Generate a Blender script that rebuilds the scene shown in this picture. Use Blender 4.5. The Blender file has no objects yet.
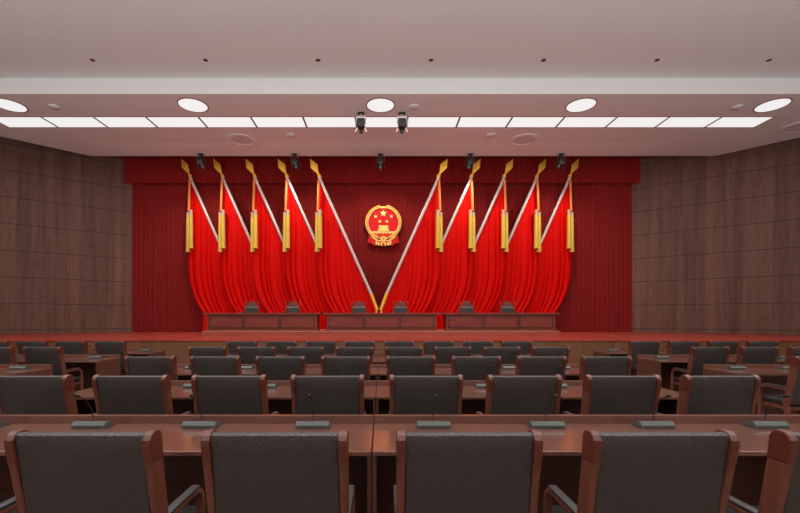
import bpy, bmesh, math, random
from mathutils import Vector, Matrix
random.seed(7)
R = math.radians
F = 420.0; CX = 381.5; CY = 317.8; HC = 1.578
scene = bpy.context.scene
col = scene.collection

# ------------------------------------------------------------ measuring
def px(x, d): return (x - CX) * d / F            # sideways metres of an image column at depth d
def pz(y, d): return HC + (CY - y) * d / F       # height

# ------------------------------------------------------------ materials
def newmat(name):
    m = bpy.data.materials.new(name); m.use_nodes = True
    nt = m.node_tree; b = nt.nodes['Principled BSDF']
    return m, nt, b
def sset(b, **k):
    for n, v in k.items():
        n = n.replace('_', ' ')
        if n in b.inputs: b.inputs[n].default_value = v
def plain(name, c, rough=.5, metal=0., spec=.5, noise=0.):
    m, nt, b = newmat(name)
    sset(b, Base_Color=(*c, 1), Roughness=rough, Metallic=metal)
    b.inputs['Specular IOR Level'].default_value = spec
    if noise:
        tc = nt.nodes.new('ShaderNodeTexCoord'); n = nt.nodes.new('ShaderNodeTexNoise'); n.inputs['Scale'].default_value = 6
        mx = nt.nodes.new('ShaderNodeMixRGB'); mx.inputs[1].default_value = (*[v*(1-noise) for v in c], 1); mx.inputs[2].default_value = (*[min(1, v*(1+noise)) for v in c], 1)
        nt.links.new(tc.outputs['Object'], n.inputs['Vector']); nt.links.new(n.outputs['Fac'], mx.inputs[0]); nt.links.new(mx.outputs[0], b.inputs['Base Color'])
    return m
def wood(name, c1, c2, rough=.35, scale=(1, 1, 1), spec=.5, coat=0., detail=5):
    m, nt, b = newmat(name)
    tc = nt.nodes.new('ShaderNodeTexCoord'); mp = nt.nodes.new('ShaderNodeMapping'); mp.inputs['Scale'].default_value = scale
    n = nt.nodes.new('ShaderNodeTexNoise'); n.inputs['Scale'].default_value = 1.0; n.inputs['Detail'].default_value = detail; n.inputs['Roughness'].default_value = .65
    cr = nt.nodes.new('ShaderNodeValToRGB'); cr.color_ramp.elements[0].position = .3; cr.color_ramp.elements[1].position = .7
    cr.color_ramp.elements[0].color = (*c1, 1); cr.color_ramp.elements[1].color = (*c2, 1)
    L = nt.links.new
    L(tc.outputs['Object'], mp.inputs['Vector']); L(mp.outputs[0], n.inputs['Vector']); L(n.outputs['Fac'], cr.inputs[0]); L(cr.outputs[0], b.inputs['Base Color'])
    sset(b, Roughness=rough); b.inputs['Specular IOR Level'].default_value = spec
    b.inputs['Coat Weight'].default_value = coat; b.inputs['Coat Roughness'].default_value = .15
    return m
def leather(name, c, rough, bump=.3, scale=160, noise=.12):
    m, nt, b = newmat(name); L = nt.links.new
    tc = nt.nodes.new('ShaderNodeTexCoord'); v = nt.nodes.new('ShaderNodeTexVoronoi'); v.inputs['Scale'].default_value = scale
    n = nt.nodes.new('ShaderNodeTexNoise'); n.inputs['Scale'].default_value = scale*.45; n.inputs['Detail'].default_value = 3
    ad = nt.nodes.new('ShaderNodeMath'); ad.operation = 'ADD'
    bp = nt.nodes.new('ShaderNodeBump'); bp.inputs['Strength'].default_value = bump; bp.inputs['Distance'].default_value = .004
    L(tc.outputs['Object'], v.inputs['Vector']); L(tc.outputs['Object'], n.inputs['Vector'])
    L(v.outputs['Distance'], ad.inputs[0]); L(n.outputs['Fac'], ad.inputs[1]); L(ad.outputs[0], bp.inputs['Height']); L(bp.outputs[0], b.inputs['Normal'])
    n2 = nt.nodes.new('ShaderNodeTexNoise'); n2.inputs['Scale'].default_value = 5
    mx = nt.nodes.new('ShaderNodeMixRGB'); mx.inputs[1].default_value = (*[q*(1-noise) for q in c], 1); mx.inputs[2].default_value = (*[q*(1+noise) for q in c], 1)
    L(tc.outputs['Object'], n2.inputs['Vector']); L(n2.outputs['Fac'], mx.inputs[0]); L(mx.outputs[0], b.inputs['Base Color'])
    sset(b, Roughness=rough)
    return m
def fabric(name, c, rough=.8, sheen=0., spec=.2, var=.15, scale=8):
    m, nt, b = newmat(name); L = nt.links.new
    tc = nt.nodes.new('ShaderNodeTexCoord'); mp = nt.nodes.new('ShaderNodeMapping'); mp.inputs['Scale'].default_value = (scale, scale, .25)
    n = nt.nodes.new('ShaderNodeTexNoise'); n.inputs['Scale'].default_value = 1.; n.inputs['Detail'].default_value = 3
    mx = nt.nodes.new('ShaderNodeMixRGB'); mx.inputs[1].default_value = (*[q*(1-var) for q in c], 1); mx.inputs[2].default_value = (*[q*(1+var) for q in c], 1)
    L(tc.outputs['Object'], mp.inputs['Vector']); L(mp.outputs[0], n.inputs['Vector']); L(n.outputs['Fac'], mx.inputs[0]); L(mx.outputs[0], b.inputs['Base Color'])
    sset(b, Roughness=rough); b.inputs['Specular IOR Level'].default_value = spec; b.inputs['Sheen Weight'].default_value = sheen
    return m
def emit(name, c, s):
    m, nt, b = newmat(name); sset(b, Base_Color=(.1, .1, .1, 1), Emission_Color=(*c, 1), Emission_Strength=s); return m
def wallpanel(name):
    m, nt, b = newmat(name); L = nt.links.new; N = nt.nodes.new
    tc = N('ShaderNodeTexCoord'); sp = N('ShaderNodeSeparateXYZ'); L(tc.outputs['Object'], sp.inputs[0])
    def joint(sock, off, pitch, w):
        a = N('ShaderNodeMath'); a.operation = 'SUBTRACT'; a.inputs[1].default_value = off; L(sock, a.inputs[0])
        d = N('ShaderNodeMath'); d.operation = 'DIVIDE'; d.inputs[1].default_value = pitch; L(a.outputs[0], d.inputs[0])
        f = N('ShaderNodeMath'); f.operation = 'FRACT'; L(d.outputs[0], f.inputs[0])
        l = N('ShaderNodeMath'); l.operation = 'LESS_THAN'; l.inputs[1].default_value = w/pitch; L(f.outputs[0], l.inputs[0])
        fl = N('ShaderNodeMath'); fl.operation = 'FLOOR'; L(d.outputs[0], fl.inputs[0])
        return l.outputs[0], fl.outputs[0]
    jh, ih = joint(sp.outputs['Z'], 2.14-10.7, 1.07, .030)
    jv, iv = joint(sp.outputs['X'], 0, 1.24, .012)
    # panel grain: vertical stripes, restarted in every panel
    mp = N('ShaderNodeMapping'); mp.inputs['Scale'].default_value = (2.6, 2.6, .10); L(tc.outputs['Object'], mp.inputs['Vector'])
    n = N('ShaderNodeTexNoise'); n.inputs['Scale'].default_value = 1.; n.inputs['Detail'].default_value = 8; n.inputs['Roughness'].default_value = .7; n.inputs['Distortion'].default_value = .3
    L(mp.outputs[0], n.inputs['Vector'])
    cr = N('ShaderNodeValToRGB'); e = cr.color_ramp.elements; e[0].position = .32; e[1].position = .68
    e[0].color = (.086, .036, .025, 1); e[1].color = (.19, .088, .063, 1); L(n.outputs['Fac'], cr.inputs[0])
    mp2 = N('ShaderNodeMapping'); mp2.inputs['Scale'].default_value = (22, 22, 2.2); L(tc.outputs['Object'], mp2.inputs['Vector'])
    n2 = N('ShaderNodeTexNoise'); n2.inputs['Scale'].default_value = 1.; n2.inputs['Detail'].default_value = 4; L(mp2.outputs[0], n2.inputs['Vector'])
    m2 = N('ShaderNodeMixRGB'); m2.blend_type = 'OVERLAY'; m2.inputs[0].default_value = .45; L(cr.outputs[0], m2.inputs[1]); L(n2.outputs['Fac'], m2.inputs[2])
    mxv = N('ShaderNodeMixRGB'); mxv.blend_type = 'MIX'; mxv.inputs[2].default_value = (.07, .035, .026, 1)
    sc = N('ShaderNodeMath'); sc.operation = 'MULTIPLY'; sc.inputs[1].default_value = .35; L(jv, sc.inputs[0]); L(sc.outputs[0], mxv.inputs[0]); L(m2.outputs[0], mxv.inputs[1])
    mxh = N('ShaderNodeMixRGB'); mxh.inputs[2].default_value = (.035, .018, .014, 1)
    sc2 = N('ShaderNodeMath'); sc2.operation = 'MULTIPLY'; sc2.inputs[1].default_value = .85; L(jh, sc2.inputs[0]); L(sc2.outputs[0], mxh.inputs[0]); L(mxv.outputs[0], mxh.inputs[1])
    L(mxh.outputs[0], b.inputs['Base Color']); sset(b, Roughness=.6); b.inputs['Specular IOR Level'].default_value = .3
    return m

M = {
 'ceil_up': plain('ceiling plaster', (.78, .775, .77), .9, noise=.01),
 'ceil_lo': plain('ceiling plaster lower', (.78, .775, .77), .9, noise=.01),
 'wall': wallpanel('veneer wall panelling'),
 'floor': plain('carpet', (.16, .11, .09), .95, noise=.08),
 'stagefront': wood('oak stage front', (0.1152, 0.0446, 0.0185), (0.1944, 0.0806, 0.0343), .5, (7, 7, .8)),
 'stagefloor': wood('red stage floor', (.34, .040, .024), (.44, .06, .036), .4, (.6, 6, 6)),
 'riser': wood('red brown riser', (0.3150, 0.0558, 0.0340), (0.4200, 0.0810, 0.0510), .32, (1, 8, 8)),
 'desk': wood('desk mahogany', (0.0972, 0.0330, 0.0205), (0.1476, 0.0541, 0.0347), .32, (1.2, 14, 14), coat=.5),
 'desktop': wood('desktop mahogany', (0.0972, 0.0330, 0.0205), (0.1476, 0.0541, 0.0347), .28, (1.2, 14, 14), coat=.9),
 'deskshade': wood('shaded desk mahogany', (0.0744, 0.0248, 0.0161), (0.1085, 0.0385, 0.0255), .4, (14, 14, 1.2)),  # mahogany darkened: under-desk shade put into the colour
 'podium': wood('stage desk mahogany', (0.1615, 0.0302, 0.0196), (0.2550, 0.0540, 0.0350), .45, (2, 10, 10), spec=.3),
 'mould': plain('dark moulding', (.05, .014, .010), .5),
 'chairwood': wood('chair wood', (0.0990, 0.0302, 0.0179), (0.1551, 0.0510, 0.0314), .42, (30, 30, 2), spec=.35, coat=.05),
 'cap': wood('chair post cap', (0.0713, 0.0140, 0.0070), (0.1125, 0.0238, 0.0119), .4, (25, 25, 3), coat=.05),
 'leather': leather('black brown leather', (0.0374, 0.0304, 0.0274), .43, .7, 140),
 'leather2': leather('black seat leather', (0.0140, 0.0126, 0.0126), .36, .3, 120),
 'pad': plain('arm pad', (.022, .021, .022), .5),
 'micgrey': plain('microphone base grey', (0.0638, 0.0713, 0.0690), .45),
 'micbtn': plain('microphone buttons', (.03, .03, .03), .4),
 'black': plain('black plastic', (.006, .006, .006), .5),
 'curtain': fabric('dark red curtain', (0.2125, 0.0055, 0.0049), .8, .1, .2, .18, 7),
 'valance': fabric('dark red valance', (0.2430, 0.0055, 0.0045), .8, .1, .2, .18, 7),
 'flag': fabric('bright red flag satin', (0.6000, 0.0021, 0.0007), .7, 0., .08, .06, 5),
 'pole': plain('white pole', (0.5760, 0.4960, 0.4640), .35),
 'gold': plain('gold metal', (.95, .50, .055), .4, .25),
 'tassel': fabric('gold tassel silk', (.66, .42, .055), .6, 0, .3, .08, 30),
 'cord': plain('orange cord', (.78, .20, .035), .6),
 'pearl': plain('pale knob', (0.4875, 0.3300, 0.2090), .4),
 'emdark': plain('emblem dark gold', (.62, .25, .03), .4, .3),
 'emred': plain('emblem red enamel', (.66, .005, .009), .6, spec=.2),
 'emgold': plain('emblem gold', (.86, .56, .13), .38, .3),
 'lamp': emit('lamp diffuser', (1, .985, .975), .86),
 'lamprim': plain('lamp rim', (.30, .13, .10), .5),
 'grey': plain('speaker grille', (0.6300, 0.6300, 0.6665), .7),
 'greyrim': plain('speaker rim', (0.7920, 0.7920, 0.7920), .5),
 'hole': plain('dark recess', (.012, .008, .007), .6),
 'fix': plain('fixture black', (0.0126, 0.0081, 0.0072), .45),
 'silver': plain('fixture silver', (.62, .60, .58), .3, .5),
 'lens': plain('fixture lens', (.06, .09, .09), .15),
 'stagewood': wood('throne wood', (.10, .030, .020), (.17, .06, .04), .4, (8, 8, 8)),
 'glaze': plain('leather dark stage', (.03, .034, .036), .4),
 'trimgrey': plain('grey rail', (.22, .20, .20), .4),
}

# ------------------------------------------------------------ mesh builder
class MB:
    def __init__(s): s.bm = bmesh.new()
    def box(s, x0, x1, y0, y1, z0, z1, bev=0, seg=2):
        r = bmesh.ops.create_cube(s.bm, size=1)
        vs = r['verts']
        for v in vs:
            v.co = Vector(((x0+x1)/2 + v.co.x*(x1-x0), (y0+y1)/2 + v.co.y*(y1-y0), (z0+z1)/2 + v.co.z*(z1-z0)))
        if bev:
            es = list({e for v in vs for e in v.link_edges})
            bmesh.ops.bevel(s.bm, geom=es, offset=bev, segments=seg, profile=.5, affect='EDGES')
        return s
    def prism(s, pts, a0, a1, axis='x', bev=0, seg=1):
        """polygon extruded along axis: pts are (y,z) for x, (x,z) for y, (x,y) for z"""
        def mk(p, a):
            return {'x': (a, p[0], p[1]), 'y': (p[0], a, p[1]), 'z': (p[0], p[1], a)}[axis]
        v0 = [s.bm.verts.new(mk(p, a0)) for p in pts]; v1 = [s.bm.verts.new(mk(p, a1)) for p in pts]
        fs = [s.bm.faces.new(v0), s.bm.faces.new(v1)]
        n = len(pts)
        for i in range(n): fs.append(s.bm.faces.new((v0[i], v0[(i+1) % n], v1[(i+1) % n], v1[i])))
        bmesh.ops.recalc_face_normals(s.bm, faces=fs)
        if bev:
            es = [e for e in set(fs[0].edges) | set(fs[1].edges)]
            bmesh.ops.bevel(s.bm, geom=es, offset=bev, segments=seg, profile=.5, affect='EDGES')
        return s
    def cyl(s, p0, p1, r0, r1=None, n=16):
        p0, p1 = Vector(p0), Vector(p1); r1 = r0 if r1 is None else r1
        d = p1 - p0; q = d.to_track_quat('Z', 'Y').to_matrix().to_4x4()
        bmesh.ops.create_cone(s.bm, cap_ends=True, segments=n, radius1=r0, radius2=r1, depth=d.length, matrix=Matrix.Translation((p0+p1)/2) @ q)
        return s
    def ball(s, c, r, sx=1, sy=1, sz=1, n=14):
        bmesh.ops.create_uvsphere(s.bm, u_segments=n, v_segments=max(6, n//2), radius=r, matrix=Matrix.Translation(c) @ Matrix.Diagonal((sx, sy, sz, 1)))
        return s
    def tube(s, pts, r, n=8, flat=None):
        pts = [Vector(p) for p in pts]; rings = []
        ups = Vector((1, 0, 0))
        for i, p in enumerate(pts):
            t = (pts[min(i+1, len(pts)-1)] - pts[max(i-1, 0)]).normalized()
            a = ups - t*ups.dot(t)
            if a.length < 1e-4: a = Vector((0, 1, 0)) - t*t.y
            a.normalize(); b = t.cross(a)
            ring = []
            for k in range(n):
                th = 2*math.pi*(k+.5)/n
                ca, sa = math.cos(th), math.sin(th)
                if flat:
                    e = .45
                    ca = math.copysign(abs(ca)**e, ca)*flat[0]; sa = math.copysign(abs(sa)**e, sa)*flat[1]
                    ring.append(s.bm.verts.new(p + a*ca + b*sa))
                else: ring.append(s.bm.verts.new(p + a*ca*r + b*sa*r))
            rings.append(ring)
        for i in range(len(rings)-1):
            for k in range(n): s.bm.faces.new((rings[i][k], rings[i][(k+1) % n], rings[i+1][(k+1) % n], rings[i+1][k]))
        s.bm.faces.new(rings[0][::-1]); s.bm.faces.new(rings[-1])
        return s
    def grid(s, fn, nu, nv):
        g = [[s.bm.verts.new(fn(i/nu, j/nv)) for j in range(nv+1)] for i in range(nu+1)]
        for i in range(nu):
            for j in range(nv): s.bm.faces.new((g[i][j], g[i+1][j], g[i+1][j+1], g[i][j+1]))
        return s
    def ring(s, c, r0, r1, y0, y1, sz=1., n=48, arc=None):
        """flat ring facing -y (x,z plane) with depth y0..y1"""
        cx, cz = c; a0, a1 = arc or (0, 2*math.pi); full = arc is None; m = n if full else n+1
        P = lambda r, th, y: s.bm.verts.new((cx + r*math.cos(th), y, cz + r*sz*math.sin(th)))
        rr = []
        for k in range(m):
            th = a0 + (a1-a0)*k/n
            rr.append([P(r0, th, y1), P(r0, th, y0), P(r1, th, y0), P(r1, th, y1)])
        for k in range(n):
            A, B = rr[k], rr[(k+1) % m]
            for q in range(4): s.bm.faces.new((A[q], A[(q+1) % 4], B[(q+1) % 4], B[q]))
        if not full: s.bm.faces.new(rr[0]); s.bm.faces.new(rr[-1][::-1])
        return s
    def xform(s, mt): bmesh.ops.transform(s.bm, matrix=mt, verts=s.bm.verts); return s
    def build(s, name, mat, parent=None, smooth=False, loc=None):
        bmesh.ops.recalc_face_normals(s.bm, faces=s.bm.faces)
        me = bpy.data.meshes.new(name); s.bm.to_mesh(me); s.bm.free()
        me.materials.append(mat)
        if smooth:
            for p in me.polygons: p.use_smooth = True
            try: me.set_sharp_from_angle(angle=R(38))
            except Exception: pass
        o = bpy.data.objects.new(name, me); col.objects.link(o)
        if parent: o.parent = parent
        if loc: o.location = loc
        return o

def empty(name, loc=(0, 0, 0), rz=0):
    o = bpy.data.objects.new(name, None); o.empty_display_size = .1; col.objects.link(o); o.location = loc; o.rotation_euler.z = rz; return o
def tag(o, label=None, cat=None, group=None, kind=None):
    if label: o['label'] = label
    if cat: o['category'] = cat
    if group: o['group'] = group
    if kind: o['kind'] = kind
    return o
def structure(o, label=None, cat=None):
    return tag(o, label, cat, kind='structure')
kids = {}
def children(o):
    return [c for c in ALL if c.parent is o]
def copy_tree(o, parent=None):
    c = o.copy(); col.objects.link(c)
    if parent: c.parent = parent
    for ch in CH.get(o.name, []): copy_tree(ch, c)
    return c
CH = {}
def register(root):
    """remember the children of a finished prototype (once)"""
    for o in list(col.objects):
        if o.parent: 
            L = CH.setdefault(o.parent.name, [])
            if o not in L: L.append(o)
ORD = ['first', 'second', 'third', 'fourth', 'fifth', 'sixth', 'seventh', 'eighth', 'ninth', 'tenth', 'eleventh', 'twelfth', 'thirteenth', 'fourteenth', 'fifteenth']

# ------------------------------------------------------------ room shell
H1 = HC + 6.68; H2 = HC + 7.155; DE = 17.35; DS = 12.53
ZS = HC - .655                    # stage floor
ZR = ZS + .18                     # riser top
def wx(d): return 12.06 - 1.38*(d-19.0)          # half width between the splayed walls at depth d
HT = HC + 8.4
structure(MB().box(-17.6, 17.6, -9, DS, -.2, 0).build('floor', M['floor']), 'brown carpeted hall floor under the rows of desks', 'floor')
structure(MB().box(-17.6, 17.6, -9, DS+.05, H2, H2+.2).build('ceiling', M['ceil_up']), 'upper pale ceiling over the seats with a row of small dark spots', 'ceiling')
lo = MB().prism([(-17.3, DS), (17.3, DS), (17.3, 13.8), (15.5, 15.54), (13.77, DE), (-12.0, DE), (-14.04, 15.46), (-17.3, 12.56)], H1, H1+.68, 'z')
structure(lo.build('ceiling_lower', M['ceil_lo']), 'dropped lower ceiling with the white light strip', 'ceiling')
structure(MB().box(-17.6, 17.6, DE+.02, 20.2, HT, HT+.2).build('ceiling_stage', M['ceil_lo']), 'ceiling high over the stage', 'ceiling')
# splayed side walls, built along their own x axis and turned
for s, nm in ((-1, 'left'), (1, 'right')):
    L = 9.6
    # far end at (s*wx(19.3)), going outwards and towards the seats
    far = Vector((s*wx(19.6), 19.6, 0))
    w = MB().box(0, L, 0, .15, 0, HT)
    o = w.build('wall_' + nm, M['wall']); dirn = Vector((s*1.38, -1)).normalized()
    a = math.atan2(dirn.y, dirn.x)
    if s > 0:
        o.location = far; o.rotation_euler.z = a
    else:
        o.location = far + Vector((dirn.x*L, dirn.y*L, 0)); o.rotation_euler.z = a + math.pi
    structure(o, f'brown wood veneer panelled wall slanting in at the {nm}', 'wall')
    end = far + Vector((dirn.x*L, dirn.y*L, 0))
    o2 = MB().box(min(end.x, end.x+s*.15), max(end.x, end.x+s*.15), -9, end.y+.1, 0, HT).build('wall_side_' + nm, M['wall'])
    structure(o2, f'brown wood side wall at the {nm} beside the seats', 'wall')
structure(MB().box(-18, 18, -9.15, -9, 0, HT).build('wall_rear', M['wall']), 'brown wood rear wall', 'wall')
structure(MB().box(-12, 12, 20.0, 20.15, 0, HT).build('wall_back', M['curtain']), 'wall behind the stage curtain', 'wall')
# stage
e = .02
stp = [(-17.2, DS), (17.2, DS), (17.2, 15.1), (wx(19.95)-.0, 19.95), (-wx(19.95)+.0, 19.95), (-17.2, 15.1)]
stp = [(-17.2, DS), (17.2, DS), (17.3, 15.1), (10.9, 19.85), (-10.9, 19.85), (-17.3, 15.1)]
structure(MB().prism(stp, 0, ZS-.04, 'z').build('stage', M['stagefront']), 'yellow brown wooden front of the stage', 'stage')
stp2 = [(-17.2, DS-.03)]+[(17.2, DS-.03)]+stp[2:]
structure(MB().prism(stp2, ZS-.04, ZS, 'z').build('stage_floor', M['stagefloor']), 'polished red floor of the stage', 'stage')
structure(MB().box(px(202.3, 14.9), px(560, 14.9), 14.9, 17.15, ZS, ZR-.018).build('stage_riser', M['riser']), 'low red brown riser under the long stage desks', 'platform')
structure(MB().box(px(202.3, 14.9)-.01, px(560, 14.9)+.01, 14.88, 17.15, ZR-.018, ZR, .004).build('trim_1', plain('riser edge', (.55, .26, .20), .25)), 'pale edge strip of the riser', 'trim')

# ------------------------------------------------------------ curtains
def pleats(x0, x1, z0, z1, yc, amp, pitch, seed, nv=6):
    rnd = random.Random(seed); W = x1-x0; n = int(W/pitch)
    ph = [rnd.uniform(-.5, .5) for _ in range(n+3)]; am = [rnd.uniform(.55, 1.) for _ in range(n+3)]
    def fn(u, v):
        t = u*n; i = int(min(t, n-1)); f = t-i
        p = ph[i]*(1-f)+ph[i+1]*f; a = am[i]*(1-f)+am[i+1]*f
        y = yc + amp*a*math.sin(2*math.pi*(t + .35*p)) + .02*math.sin(u*37+v*2)
        return (x0+W*u, y, z0+(z1-z0)*v)
    return MB().grid(fn, n*10, nv)
DC = 19.38
c = pleats(px(132, DC), px(632, DC), ZS+.01, HT-.4, DC, .03, .21, 3).build('stage_curtain', M['curtain'], smooth=True)
tag(c, 'dark red pleated curtain across the back of the stage', 'curtain')
DV = 19.14
v = pleats(px(123.3, DV), px(640, DV), pz(183, DV), HT-.4, DV, .04, .24, 5).build('curtain_valance', M['valance'], smooth=True)
tag(v, 'dark red pleated valance hanging under the ceiling above the flags', 'valance')

# ------------------------------------------------------------ flags
def flag(side, i):
    # i = 0 outermost ... 4 innermost, measured on the left half, mirrored on the right
    d = 17.72 + .30*(4-i)
    A0 = (190 + 32.25*i) if side < 0 else (570 - 32.8*i)
    SX = 1 if side < 0 else -1
    name = 'red_flag'
    root = empty(name, (px(A0 + SX*59.5, d), d, ZS))
    org = Vector((root.location.x, 0, ZS))
    q = lambda dx, y, dy=0: Vector((px(A0 + SX*dx, d+dy), dy, pz(y, d+dy))) - org   # dx: towards the middle of the stage
    sd = 'left' if side < 0 else 'right'
    which = ['outermost', 'second from the outer end', 'middle one', 'fourth from the outer end', 'innermost'][i]
    tag(root, f'slanting red flag with gold spear in the {sd} fan, {which}', 'flag', f'red flags fanned on the {sd} of the stage')
    # cloth
    rnd = random.Random(11*i + (50 if side > 0 else 0))
    nf = 11; ph = [rnd.uniform(-.3, .3) for _ in range(nf+2)]; am = [rnd.uniform(.6, 1) for _ in range(nf+2)]
    Y0, Y1, Y2 = 177.5, 310.5, 333.5
    def fn(u, v):
        ty = Y0 + (Y1-Y0)*u; tx = -1.5 + (59.5+1.5)*u
        y = ty + (Y2-ty)*(v**.9)
        ys = min(y, 313.)
        k = max(0., (ys-247)/66.)**3.6
        sh = 16*(1-u)**.8*k
        if y > 313: sh -= 1.5*(1-u)*(y-313)/20
        x = tx + sh
        t = u*nf; a = int(min(t, nf-1)); f = t-a
        p = ph[a]*(1-f)+ph[a+1]*f; m = am[a]*(1-f)+am[a+1]*f
        grow = .16 + .84*min(1, max(0, (y-ty)/120.))**1.6
        w = 1 - 2*(1-abs(math.sin(math.pi*(t+p)))**.6)
        dep = -.125*m*grow*w
        xw = 1.9*m*grow*math.cos(2*math.pi*(t+p))*k
        return q(x + xw, y, .01+dep)
    MB().grid(fn, nf*12, 44).build('cloth', M['flag'], root, smooth=True)
    # pole, ferrule, stand
    MB().cyl(q(0, 177, -.075), q(52, 293.5, -.075), .060, n=16).build('pole', M['pole'], root, smooth=True)
    e_ = 59. if not (i == 4) else 58.1
    MB().cyl(q(52, 293.5, -.075), q(e_, 310., -.075), .070, .066, n=16).build('ferrule', M['gold'], root, smooth=True)
    b0 = q(e_, 310.2, -.075); b0.x = b0.x - SX*.03
    MB().cyl((b0.x, b0.y, .03), b0, .045, n=12).cyl((b0.x, b0.y, 0), (b0.x, b0.y, .035), .06, .055, n=16).build('stand', M['gold'], root, smooth=True)
    # spear head: faceted diamond along the pole's line
    tip, bl, br, bs = q(-9, 158.5, -.075), q(-7.3, 167.2, -.075), q(-2.6, 165.4, -.075), q(0, 175.5, -.075)
    ax = (tip-bs).normalized(); mid = bs + ax*((tip-bs).length*.56)
    sidev = Vector((ax.z, 0, -ax.x)); hw = .158
    m = MB(); bm = m.bm
    V = [bm.verts.new(p) for p in (tip, mid+sidev*hw, bs, mid-sidev*hw, mid+Vector((0, -.05, 0)), mid+Vector((0, .05, 0)))]
    for a, b in ((0, 1), (1, 2), (2, 3), (3, 0)):
        bm.faces.new((V[a], V[b], V[4])); bm.faces.new((V[b], V[a], V[5]))
    m.build('spear_head', M['gold'], root)
    MB().cyl(bs - ax*.12, bs + ax*.10, .075, .05, n=14).ball(bs - ax*.02, .082).build('collar', M['gold'], root, smooth=True)
    # cord with two tassels hanging from the spear
    cx0 = -.2
    MB().cyl(q(0+cx0, 180, -.17), q(-1.2, 211, -.17), .055, n=10).build('cord', M['cord'], root, smooth=True)
    for (dx, ya, yb, dy) in ((1.0, 210, 248.5, -.26), (-1.9, 212.5, 252., -.19)):
        kb = MB().cyl(q(dx, ya, dy), q(dx, ya+5, dy), .072, n=14).build('tassel_knob', M['pearl'], root, smooth=True)
        tb = MB()
        c0 = q(dx, ya+5, dy); c1 = q(dx, yb, dy)
        tb.cyl(c0, c1, .078, .092, n=18)
        tb.cyl(c1+Vector((0, 0, .10)), c1, .10, .102, n=18)
        tb.build('tassel', M['tassel'], root, smooth=True)
    return root
for s in (-1, 1):
    for i in range(5): flag(s, i)

# ------------------------------------------------------------ emblem
DM = 19.2; U = DM/F
em = empty('national_emblem', (px(383.4, DM), DM, pz(223, DM)))
tag(em, 'round red and gold national emblem hung high in the middle of the curtain', 'emblem')
E = lambda x, y: ((x-383.4)*U, (223-y)*U)
def star(mb, x, y, r, y0, y1):
    cx, cz = E(x, y); pts = []
    for k in range(10):
        rr = r*U*(1 if k % 2 == 0 else .42); th = math.pi/2 + k*math.pi/5
        pts.append((cx+rr*math.cos(th), cz+rr*math.sin(th)))
    mb.prism(pts, y0, y1, 'y')
def poly(mb, pts, y0, y1): mb.prism([E(*p) for p in pts], y0, y1, 'y')
MB().cyl((0, .05, 0), (0, -.02, 0), 15.3*U, n=56).build('red_disc', M['emred'], em)
MB().ring((0, 0), 14.9*U, 17.0*U, -.06, .04, .97).build('ring', M['emdark'], em, smooth=True)
for s in (-1, 1):            # ears of grain lying round the rim
    g = MB()
    for k in range(34):
        th = -math.pi/2 + s*(R(24) + R(142)*k/33); rr = 16.6*U
        for off, tw in ((-.9, .5), (.9, -.5)):
            p = Vector(((rr+off*U)*math.cos(th), -.10, (rr+off*U)*math.sin(th)*.97))
            t = th + s*math.pi/2 + tw*s
            mt = Matrix.Translation(p) @ Matrix.Rotation(-t, 4, 'Y') @ Matrix.Diagonal((1.35*U, .035, .62*U, 1))
            bmesh.ops.create_uvsphere(g.bm, u_segments=6, v_segments=5, radius=1, matrix=mt)
    g.build('grain_ear', M['emgold'], em, smooth=True)
for (x, y, r) in ((383.4, 213.6, 3.4), (375.6, 216.7, 1.9), (391.2, 216.7, 1.9), (379.9, 221.7, 1.9), (387, 221.7, 1.9)):
    m = MB(); star(m, x, y, r, -.07, -.02); m.build('star', M['emgold'], em)
m = MB()
poly(m, [(378.2, 227.6), (388.8, 227.6), (387.6, 225.8), (379.4, 225.8)], -.07, -.02)
poly(m, [(379.6, 229), (387.4, 229), (387.4, 227.6), (379.6, 227.6)], -.05, -.02)
poly(m, [(377.6, 230.4), (389.4, 230.4), (388.2, 228.9), (378.8, 228.9)], -.08, -.02)
poly(m, [(378.2, 232), (388.8, 232), (388.8, 230.3), (378.2, 230.3)], -.06, -.02)
poly(m, [(371.2, 233.0), (395.8, 233.0), (395.2, 231.6), (371.8, 231.6)], -.06, -.02)
for k in range(9): poly(m, [(373.6+k*2.35, 234.3), (374.2+k*2.35, 234.3), (374.4+k*2.35, 232.9), (373.4+k*2.35, 232.9)], -.05, -.02)
m.build('gate', M['emgold'], em)
m = MB(); cz = (223-239.3)*U
m.ring((0, cz), 1.2*U, 2.4*U, -.12, -.05, 1, 24)
for k in range(12):
    th = k*math.pi/6; c2 = Vector((2.55*U*math.cos(th), 0, cz+2.55*U*math.sin(th)))
    m.box(c2.x-.45*U, c2.x+.45*U, -.12, -.06, c2.z-.45*U, c2.z+.45*U)
m.build('gear', M['emgold'], em)
m = MB()
for s in (-1, 1):
    X = lambda a: 383.4 + s*a
    poly(m, [(X(0), 238.6), (X(4), 240.4), (X(9.5), 238.2), (X(13.6), 234.2), (X(14.4), 236.8), (X(15.8), 243.), (X(12.4), 243.4), (X(9.), 246.2), (X(5.2), 244.6), (X(0), 245.8)], -.10, -.03)
m.build('ribbon', M['emred'], em)
m = MB()
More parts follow.
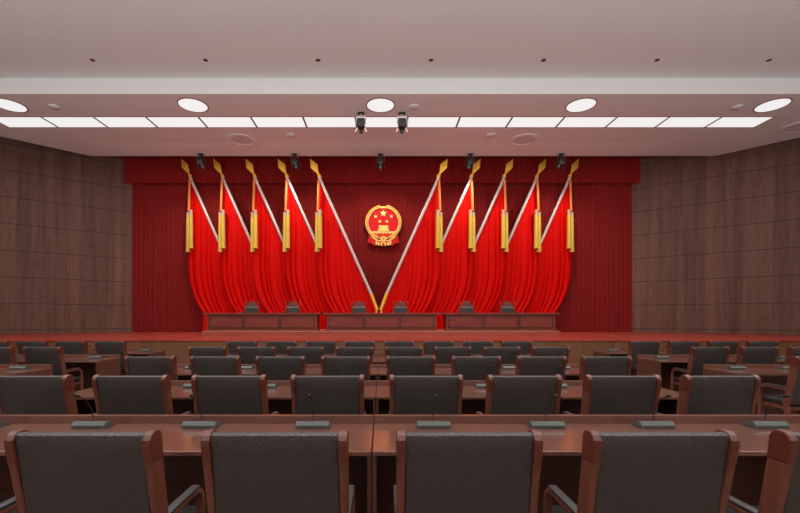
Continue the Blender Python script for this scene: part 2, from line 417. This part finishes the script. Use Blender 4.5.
for s in (-1, 1):
    X = lambda a: 383.4 + s*a
    poly(m, [(X(7.8), 241), (X(6.2), 241.2), (X(6.2), 245.2), (X(7.6), 245.2)], -.13, -.09)
    poly(m, [(X(5.6), 242.3), (X(3.6), 243.1), (X(4.2), 246.1), (X(5.6), 245.6)], -.13, -.09)
    poly(m, [(X(3.2), 243.6), (X(.3), 242.2), (X(.3), 243.4), (X(2.8), 245.)], -.13, -.09)
    poly(m, [(X(1.5), 244.4), (X(2.9), 245.4), (X(1.9), 246.4), (X(.8), 245.6)], -.13, -.09)
    poly(m, [(X(0), 240.6), (X(4.), 241.9), (X(9.), 239.8), (X(12), 237.4), (X(11.6), 236.6), (X(8.6), 238.9), (X(4.), 241), (X(0), 239.8)], -.125, -.095)
m.build('ribbon_tassels', M['emgold'], em)

# ------------------------------------------------------------ stage desks and chairs
DD = 15.1; ZT = pz(313, DD)
def stage_desk(xa, xb, label, gap):
    x0, x1 = px(xa, DD), px(xb, DD); w = x1-x0
    root = empty('stage_desk', ((x0+x1)/2, DD, ZR)); tag(root, label, 'desk', 'long panelled desks on the stage')
    h = ZT-ZR; hw = w/2
    MB().box(-hw, hw, -.02, .72, h-.055, h, .008).build('desktop', M['podium'], root)
    f = MB(); f.box(-hw+.14, hw-.14, .06, .10, .0, h-.055); f.box(-hw+.10, hw-.10, .035, .07, .0, .06)
    f.build('front_board', M['podium'], root)
    for s_ in (-1, 1):
        a, b = sorted((s_*(hw-.14), s_*(hw-.17))); MB().box(a, b, .10, .70, 0, h-.055).build('side_board', M['podium'], root)
    zb, zt = .10, h-.12; n = 3; pw = (w-.28-.10)/n
    for k in range(n):
        a = -hw+.14+.05+k*pw+.03; b = a+pw-.06
        fr = MB()
        fr.box(a, b, .035, .062, zb, zb+.03); fr.box(a, b, .035, .062, zt-.03, zt); fr.box(a, a+.03, .035, .062, zb, zt); fr.box(b-.03, b, .035, .062, zb, zt)
        p = MB().box(a+.03, b-.03, .045, .062, zb+.03, zt-.03, .006).build('panel', M['podium'], root)
        fr.build('moulding', M['mould'], p)
    return root
stage_desk(202.3, 320.6, 'dark red wood stage desk with three panels, left of three', 0)
stage_desk(322.6, 440.6, 'dark red wood stage desk with three panels, middle of three', 0)
stage_desk(442.6, 560., 'dark red wood stage desk with three panels, right of three', 0)

DK = 16.5
def stage_chair():
    r = empty('stage_chair', (0, 0, 0)); w = .27
    h = 1.14
    for s in (-1, 1):
        MB().cyl((s*w, .0, .0), (s*w, .02, .5), .022, .026, 12).cyl((s*w, .02, .5), (s*w, .06, h-.06), .026, .02, 12).ball((s*w, .06, h-.035), .032).build('back_post', M['stagewood'], r, smooth=True)
        MB().cyl((s*w, -.46, 0), (s*w, -.46, .66), .022, .025, 12).build('leg', M['stagewood'], r, smooth=True)
        MB().box(s*w-.03, s*w+.03, -.50, .03, .66, .70, .01).build('armrest', M['stagewood'], r)
    pts = [(-.20, .90), (.20, .90), (.195, .97), (.16, .985), (.15, 1.04), (.10, 1.09), (.05, 1.13), (0, 1.145), (-.05, 1.13), (-.10, 1.09), (-.15, 1.04), (-.16, .985), (-.195, .97)]
    MB().prism(pts, .03, .065, 'y', .006).build('crest', M['stagewood'], r)
    MB().box(-.245, .245, .015, .06, .87, .905, .006).build('rail', M['trimgrey'], r)
    MB().box(-.235, .235, .01, .07, .50, .87, .015).build('backrest', M['glaze'], r)
    MB().box(-.25, .25, -.48, .03, .40, .48, .02).build('seat', M['glaze'], r)
    MB().box(-.25, .25, -.47, .02, .34, .40).build('seat_frame', M['stagewood'], r)
    return r
sc0 = stage_chair(); register(sc0)
sx = [251.4, 292.6, 359, 400.5, 466.7, 507.8]
sl = ['behind the left stage desk, nearest the left end', 'behind the left stage desk, nearer the middle', 'behind the middle stage desk, left of the crossing poles', 'behind the middle stage desk, right of the crossing poles',
      'behind the right stage desk, nearer the middle', 'behind the right stage desk, nearest the right end']
for k, x in enumerate(sx):
    c = sc0 if k == 0 else copy_tree(sc0)
    c.location = (px(x, DK), DK, ZR)
    tag(c, 'carved arch back chair ' + sl[k], 'chair', 'carved chairs behind the stage desks')

# ------------------------------------------------------------ ceiling fittings
def cpos(x, y, H=6.68):
    d = H*F/(CY-y); return Vector(((x-CX)*d/F, d, HC+H))
def hflat(mb, r0, r1, z0, z1, n=40):
    mb.ring((0, 0), r0, r1, z0, z1, 1, n); mb.xform(Matrix.Rotation(R(90), 4, 'X')); return mb
rl = empty('round_downlight'); 
hflat(MB(), .425, .455, -.02, 0).build('rim', M['lamprim'], rl, smooth=True)
MB().cyl((0, 0, -.012), (0, 0, 0), .425, n=48).build('diffuser', M['lamp'], rl)
register(rl)
for o in CH['round_downlight']:
    if o.name.startswith('rim'):
        pass
xs = [9.5, 193, 380.5, 581, 772.3]; nm = ['leftmost, cut by the picture edge', 'second from the left', 'middle one, above the twin stage lights', 'second from the right', 'rightmost']
for k, x in enumerate(xs):
    c = rl if k == 0 else copy_tree(rl)
    p = cpos(x, 105); c.location = (p.x, p.y, p.z-.001)
    tag(c, 'round glowing white downlight in the lower ceiling, ' + nm[k], 'ceiling light', 'round downlights in the lower ceiling')
# strip of fifteen light panels
dn, df = cpos(0, 116.6).y, cpos(0, 126.9).y; xl, xr = -13.05, 13.05
pw = (xr-xl)/15; hd = (df-dn)/2
lp = empty('light_panel')
fr = MB(); z0, z1 = -.02, 0
fr.box(-pw/2, pw/2, -hd-.02, -hd, z0, z1); fr.box(-pw/2, pw/2, hd, hd+.02, z0, z1); fr.box(-pw/2, -pw/2+.03, -hd, hd, z0, z1); fr.box(pw/2-.03, pw/2, -hd, hd, z0, z1)
fr.build('frame', M['lamprim'], lp)
MB().box(-pw/2+.03, pw/2-.03, -hd, hd, -.01, 0).build('diffuser', M['lamp'], lp)
register(lp)
for k in range(15):
    c = lp if k == 0 else copy_tree(lp)
    c.location = (xl+pw*(k+.5), (dn+df)/2, H1)
    if k == 7: where = 'the middle one of fifteen'
    elif k < 7: where = ('left end one' if k == 0 else ORD[k] + ' from the left end')
    else: where = ('right end one' if k == 14 else ORD[14-k] + ' from the right end')
    tag(c, 'rectangular white light panel in the long ceiling strip, ' + where, 'ceiling light', 'panels of the long ceiling light strip')
# ceiling speakers
sp = empty('ceiling_speaker')
hflat(MB(), .40, .53, -.03, 0).build('rim', M['greyrim'], sp, smooth=True)
MB().cyl((0, 0, -.022), (0, 0, 0), .40, n=40).build('grille', M['grey'], sp)
register(sp)
for k, (x, y, l) in enumerate(((241.5, 139.8, 'left of the twin stage lights'), (524, 139.8, 'right of the twin stage lights'), (799, 126.8, 'at the far right near the wall'))):
    c = sp if k == 0 else copy_tree(sp)
    p = cpos(x, y); c.location = (p.x, p.y, H1-.001)
    tag(c, 'large round grey ceiling speaker ' + l, 'speaker', 'round speakers in the lower ceiling')
sd_ = empty('smoke_detector')
MB().cyl((0, 0, -.03), (0, 0, 0), .15, .165, n=28).build('base', M['greyrim'], sd_, smooth=True)
MB().cyl((0, 0, -.06), (0, 0, -.03), .09, .13, n=28).build('sensor', M['grey'], sd_, smooth=True)
register(sd_)
for k, (x, y, l) in enumerate(((54.5, 106.6, 'beside the leftmost round downlight'), (414, 106.6, 'just right of the middle round downlight'), (737.5, 107, 'beside the rightmost round downlight'), (291, 135, 'beside the left ceiling speaker'), (491, 135, 'beside the right ceiling speaker'))):
    c = sd_ if k == 0 else copy_tree(sd_)
    p = cpos(x, y); c.location = (p.x, p.y, H1-.001)
    tag(c, 'small grey disc detector ' + l, 'detector', 'small grey detectors in the lower ceiling')
rs = empty('recessed_spotlight')
hflat(MB(), .052, .068, -.010, 0, 24).build('rim', M['lamprim'], rs, smooth=True)
MB().cyl((0, 0, -.006), (0, 0, 0), .052, n=20).build('lens', M['hole'], rs)
register(rs)
for k, x in enumerate((92.5, 205.5, 318, 431, 543.5, 657, 769)):
    c = rs if k == 0 else copy_tree(rs)
    p = cpos(x, 60, 7.155); c.location = (p.x, p.y, H2-.001)
    tag(c, 'tiny dark recessed spot in the upper ceiling, ' + (('leftmost' if k == 0 else ORD[k]+' from the left') if k < 4 else ('rightmost' if k == 6 else ORD[6-k]+' from the right')), 'spotlight', 'dark spots in the upper ceiling')
# flip the rims: hflat puts depth below the plane
# stage lights
def stage_light(tilt, silver, scale=1., pitch=0):
    r = empty('stage_light')
    MB().box(-.11, .11, -.07, .07, -.045, 0, .012).build('base', M['fix'], r)
    y = MB(); y.cyl((0, 0, -.06), (0, 0, -.12), .05, n=14)
    y.box(-.165, .165, -.03, .03, -.135, -.105, .01)
    y.box(-.175, -.145, -.035, .035, -.36, -.11, .01); y.box(.145, .175, -.035, .035, -.36, -.11, .01)
    y.build('yoke', M['silver'] if silver else M['fix'], r)
    mt = Matrix.Translation((0, 0, -.32)) @ Matrix.Rotation(R(tilt), 4, 'Y') @ Matrix.Rotation(R(pitch), 4, 'X')
    h = MB(); h.box(-.135, .135, -.13, .13, -.16, .13, .04, 3); h.cyl((0, 0, -.16), (0, 0, -.22), .11, .085, 20)
    for s in (-1, 1): h.box(s*.15-.012, s*.15+.012, -.02, .02, -.03, .03)
    h.xform(mt); hd_ = h.build('head', M['fix'], r, smooth=True)
    MB().cyl((0, 0, -.22), (0, 0, -.34), .065, .06, 18).xform(mt).build('lens_barrel', M['lens'] if not silver else M['fix'], r, smooth=True)
    b = MB()
    for s in (-1, 1): b.prism([(s*.11, -.17), (s*.13, -.16), (s*.20, -.27), (s*.17, -.29)], -.05, .05, 'y')
    b.xform(mt).build('barn_doors', M['silver'] if silver else M['fix'], r)
    r.scale = (scale,)*3
    return r
for x, l in ((361, 'left one of the twin pair under the light strip'), (402, 'right one of the twin pair under the light strip')):
    r = stage_light(0, True, .98, 20); p = cpos(x, 112.8); r.location = (p.x, p.y, H1-.001)
    tag(r, 'black stage light with silver yoke, ' + l, 'stage light', 'twin stage lights under the light strip')
for x, t, l in ((200.5, -28, 'leftmost'), (294.5, -20, 'second from the left'), (380.5, 0, 'middle one, above the emblem'), (470.5, 20, 'second from the right'), (561.5, 35, 'rightmost')):
    r = stage_light(t, False, .98, -12); r.location = (px(x, 17.12), 17.12, H1-.001)
    tag(r, 'small black stage light at the ceiling edge before the valance, ' + l, 'stage light', 'black stage lights along the ceiling edge')

# ------------------------------------------------------------ hall chairs
def chair():
    r = empty('conference_chair')
    hw = .313; t = .035
    back = [(.14, .40), (.075, .70), (.018, .965)]
    front = [(.118, .965), (.165, .70), (.225, .40)]
    capp = [(.020, .955), (0.002, 1.04), (.002, 1.065), (.014, 1.085), (.035, 1.098), (.065, 1.100), (.092, 1.088), (.108, 1.06), (.120, .955)]
    for s in (-1, 1):
        a, b = (s*hw, s*(hw-t)); a, b = min(a, b), max(a, b)
        p = MB().prism(back + front, a, b, 'x', .005).build('back_post', M['chairwood'], r)
        MB().prism(capp, a-.003, b+.003, 'x', .008, 2).build('post_cap', M['cap'], p)
    # leather back pad, leaning with the posts, rounded at the top
    def line(z): # y of the pad's rear face at height z
        return .006 + (1.094-z)*.185
    th = .062
    pr = [(line(.44)+.01, .44), (line(.7)-.004, .70), (line(1.0), 1.0), (line(1.06), 1.062), (line(1.08)+.006, 1.083), (line(1.09)+.02, 1.092), (line(1.09)+.045, 1.091), (line(1.08)+th-.004, 1.080), (line(1.06)+th+.006, 1.05), (line(.9)+th+.012, .9), (line(.7)+th+.01, .7), (line(.44)+th, .44)]
    MB().prism(pr, -(hw-t)+.002, (hw-t)-.002, 'x', .007, 2).build('backrest', M['leather'], r, smooth=True)
    MB().box(-.270, .270, .19, .68, .405, .485, .025, 3).build('seat', M['leather2'], r, smooth=True)
    MB().box(-.272, .272, .17, .66, .355, .405, .006).build('seat_frame', M['chairwood'], r)
    for s in (-1, 1):
        x = s*(hw-.020)
        pts = [(x, .135, .635), (x, .30, .640), (x, .46, .645), (x, .515, .636), (x, .548, .605), (x, .560, .56), (x, .562, .48)]
        ar = MB().tube(pts, .02, 12, (.021, .017)).build('armrest', M['chairwood'], r, smooth=True)
        MB().box(x-.024, x+.024, .16, .505, .655, .674, .008, 2).build('arm_pad', M['pad'], ar, smooth=True)
        MB().tube([(x, .562, .485), (x, .565, .36), (x, .575, 0)], .02, 12, (.021, .022)).build('leg', M['chairwood'], r, smooth=True)
        MB().prism([(.145, .398), (.215, .398), (.115, 0), (.075, 0)], min(s*hw, s*(hw-t)), max(s*hw, s*(hw-t)), 'x', .004).build('leg', M['chairwood'], r)
    r.scale.z = .986
    return r
ch0 = chair(); register(ch0)
used = [False]
SP = 1.8
rown = {1: 'nearest', 2: 'second', 3: 'third', 4: 'fourth', 5: 'fifth'}
def put_chair(X, row, label, group):
    c = ch0 if not used[0] else copy_tree(ch0)
    used[0] = True
    c.location = (X, SP*row, 0)
    tag(c, label, 'chair', group)
CP = .845
def cx_(n, row=3): return -.041 + (n+.5)*{2: .853}.get(row, CP)
for row in range(1, 6):
    ns = range(-3, 3) if row == 1 else range(-4, 4)
    ns = list(ns)
    for k, n in enumerate(ns):
        left = 'left' if k < len(ns)/2 else 'right'; q = k if left == 'left' else len(ns)-1-k
        if row == 1:
            l = ['at the far left edge', 'leftmost whole back, left of centre', 'just left of the centre gap', 'just right of the centre gap', 'last whole back right of centre', 'at the right edge, cut off'][k]
        else: l = ('end seat on the ' + left) if q == 0 else (ORD[q] + f' from the {left} end')
        put_chair(cx_(n, row), row, f'black leather chair, {rown[row]} row of the middle block, {l}', f'leather chairs of the {rown[row]} middle row')
for row, Ls in ((5, 4), (4, 2)):
    for k in range(Ls):
        put_chair(-5.42-.42-CP*k, row, f'black leather chair in the left block, {rown[row]} row, ' + ('beside the aisle' if k == 0 else ORD[k] + ' from the aisle'), 'leather chairs of the left block')
for row, Ls in ((5, 4), (4, 3), (3, 1)):
    for k in range(Ls):
        put_chair(5.30+.37+CP*k, row, f'black leather chair in the right block, {rown[row]} row, ' + ('beside the aisle' if k == 0 else ORD[k] + ' from the aisle'), 'leather chairs of the right block')

# ------------------------------------------------------------ hall desks
ZD = HC - .827; YN = .795; YF = 1.485; ZL = ZD+.062
def desk(w):
    r = empty('conference_desk'); hw = w/2; g = .003
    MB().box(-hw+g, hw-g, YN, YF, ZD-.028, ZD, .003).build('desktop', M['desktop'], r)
    MB().box(-hw+g, hw-g, YF, YF+.045, ZD-.028, ZL, .003).build('raised_ledge', M['desk'], r)
    for s in (-1, 1):
        a, b = sorted((s*(hw-g), s*(hw-.028)))
        MB().box(a, b, YN+.005, YF+.045, 0, ZD-.028).build('end_panel', M['deskshade'], r)
    MB().box(-hw+.028, hw-.028, YF, YF+.02, .0, ZD-.028).build('modesty_panel', M['deskshade'], r)
    return r
DW = 3.376
dk = desk(DW); register(dk); du = [0]
def put_desk(xc, row, label, group):
    c = dk if not du[0] else copy_tree(dk); du[0] = 1
    c.location = (xc, SP*row, 0); tag(c, label, 'desk', group)
# microphones
def mic(bend):
    r = empty('desk_microphone')
    MB().prism([(0, 0), (.135, 0), (.135, .010), (.045, .048), (.020, .049), (0, .026)], -.125, .125, 'x', .003).build('base', M['micgrey'], r)
    MB().box(-.10, .10, -.002, .0, .008, .014).build('button_strip', M['micbtn'], r)
    pts = []
    for k in range(13):
        t = k/12
        z = .035 + .242*t - .02*t**4; y = .065 - .155*t**2.4; x = bend*.07*t**2.5
        pts.append((x, y, z))
    MB().tube(pts, .0034, 6).build('gooseneck', M['black'], r, smooth=True)
    e1 = Vector(pts[-1]); d = (e1-Vector(pts[-2])).normalized()
    MB().cyl(e1-d*.01, e1+d*.032, .009, .0105, 12).ball(e1+d*.032, .0108).build('capsule', M['black'], r, smooth=True)
    return r
mics = {0: mic(0)}
register(None)
mu = {0: 0}
def put_mic(X, row, label, group, b):
    c = mics[b] if not mu[b] else copy_tree(mics[b]); mu[b] = 1
    c.location = (X, SP*row + YF - .165, ZD+.0005); tag(c, label, 'microphone', group)
MP = .865
for row in range(1, 6):
    for s, nm_ in ((-1, 'left'), (1, 'right')):
        put_desk(-.06 + s*DW/2, row, f'long dark wood desk with raised back ledge, {rown[row]} row, {nm_} half of the middle block', 'desks of the middle block')
    for n in range(-4, 4):
        k = n+4; side = 'left' if n < 0 else 'right'; q = k if n < 0 else 7-k
        if row == 1 and n == -4: l = 'at the left picture edge'
        else: l = (f'{side} end one') if q == 0 else (ORD[q] + f' from the {side} end')
        b = -1 if n < -1 else (1 if n > 0 else 0)
        jit = random.Random(row*31+n).uniform(-.03, .03) if row > 1 else 0
        put_mic([-3.0, -2.186, -1.363, -.516, .39, 1.244, 2.06, 2.908][n+4] + jit, row, f'gooseneck microphone, {rown[row]} row of middle desks, {l}', f'microphones of the {rown[row]} middle row', 0)
for s, xe, nm_ in ((-1, -5.42, 'left'), (1, 5.30, 'right')):
    for row in (3, 4, 5):
        put_desk(xe + s*DW/2, row, f'long dark wood desk of the {nm_} block across the aisle, {rown[row]} row', f'desks of the {nm_} block')
        for k in range(4):
            X = xe + s*(.42 + CP*k)
            vis = CX + X*F/(SP*row+1.4)
            if -20 < vis < 820:
                put_mic(X, row, f'gooseneck microphone on the {rown[row]} row {nm_} block desk, ' + ('beside the aisle' if k == 0 else ORD[k] + ' from the aisle'), f'microphones of the {nm_} block', 0)

# ------------------------------------------------------------ light
def area(name, loc, rot, sx, sy, power, c=(1, .96, .92), spread=180):
    l = bpy.data.lights.new(name, 'AREA'); l.shape = 'RECTANGLE'; l.size = sx; l.size_y = sy; l.energy = power; l.color = c; l.spread = R(spread)
    o = bpy.data.objects.new(name, l); col.objects.link(o); o.location = loc; o.rotation_euler = rot; return o
area('hall_fill', (0, 5.5, H2-.05), (0, 0, 0), 24, 1.0, 1250)  # unseen overhead light added for the desks, no fitting modelled
area('strip_lamp', (0, (dn+df)/2, H1-.06), (0, 0, 0), 26, .7, 260)
# unseen fill lights added behind the camera: ceiling uplight, then weak forward fill
area('rear_fill', (0, -4.8, 1.25), (R(180), 0, 0), 30, 6.5, 4700, (.96, 1, 1), 180)
area('rear_fill', (0, -5, 4.0), (R(180-70), 0, 0), 28, 1.5, 230, (.97, 1, 1), 180)
# wash added without a fitting, then the stage lights' own spots, aimed at the curtain
area('stage_wash', (0, 15.9, H1-.06), (R(38), 0, 0), 22, .5, 130, (1, .93, .86), 140)
for x in (200.5, 294.5, 380.5, 470.5, 561.5):
    l = bpy.data.lights.new('stage_spot', 'SPOT'); l.energy = 190; l.color = (1, .9, .8); l.spot_size = R(125); l.spot_blend = .6; l.shadow_soft_size = .08
    o = bpy.data.objects.new('stage_spot', l); col.objects.link(o); o.location = (px(x, 17.0), 17.0-.25, H1-.75); o.rotation_euler = (R(28), 0, 0)

w = bpy.data.worlds.new('World'); scene.world = w; w.use_nodes = True
w.node_tree.nodes['Background'].inputs[0].default_value = (.02, .018, .017, 1)

# ------------------------------------------------------------ camera
cam = bpy.data.cameras.new('camera'); co = bpy.data.objects.new('camera', cam); col.objects.link(co)
co.location = (0, 0, HC); co.rotation_euler = (R(90), 0, 0)
cam.sensor_width = 36; cam.lens = F/800*36; cam.shift_x = (400-CX)/800; cam.shift_y = (CY-256.5)/800; cam.clip_end = 200; cam.clip_start = .05
scene.camera = co
scene.view_settings.view_transform = 'Standard'; scene.view_settings.look = 'None'
scene.view_settings.exposure = 0; scene.view_settings.gamma = 1; scene.view_settings.use_curve_mapping = False
scene.cycles.max_bounces = 8; scene.cycles.diffuse_bounces = 5; scene.cycles.use_denoising = True
scene.cycles.sample_clamp_indirect = 6
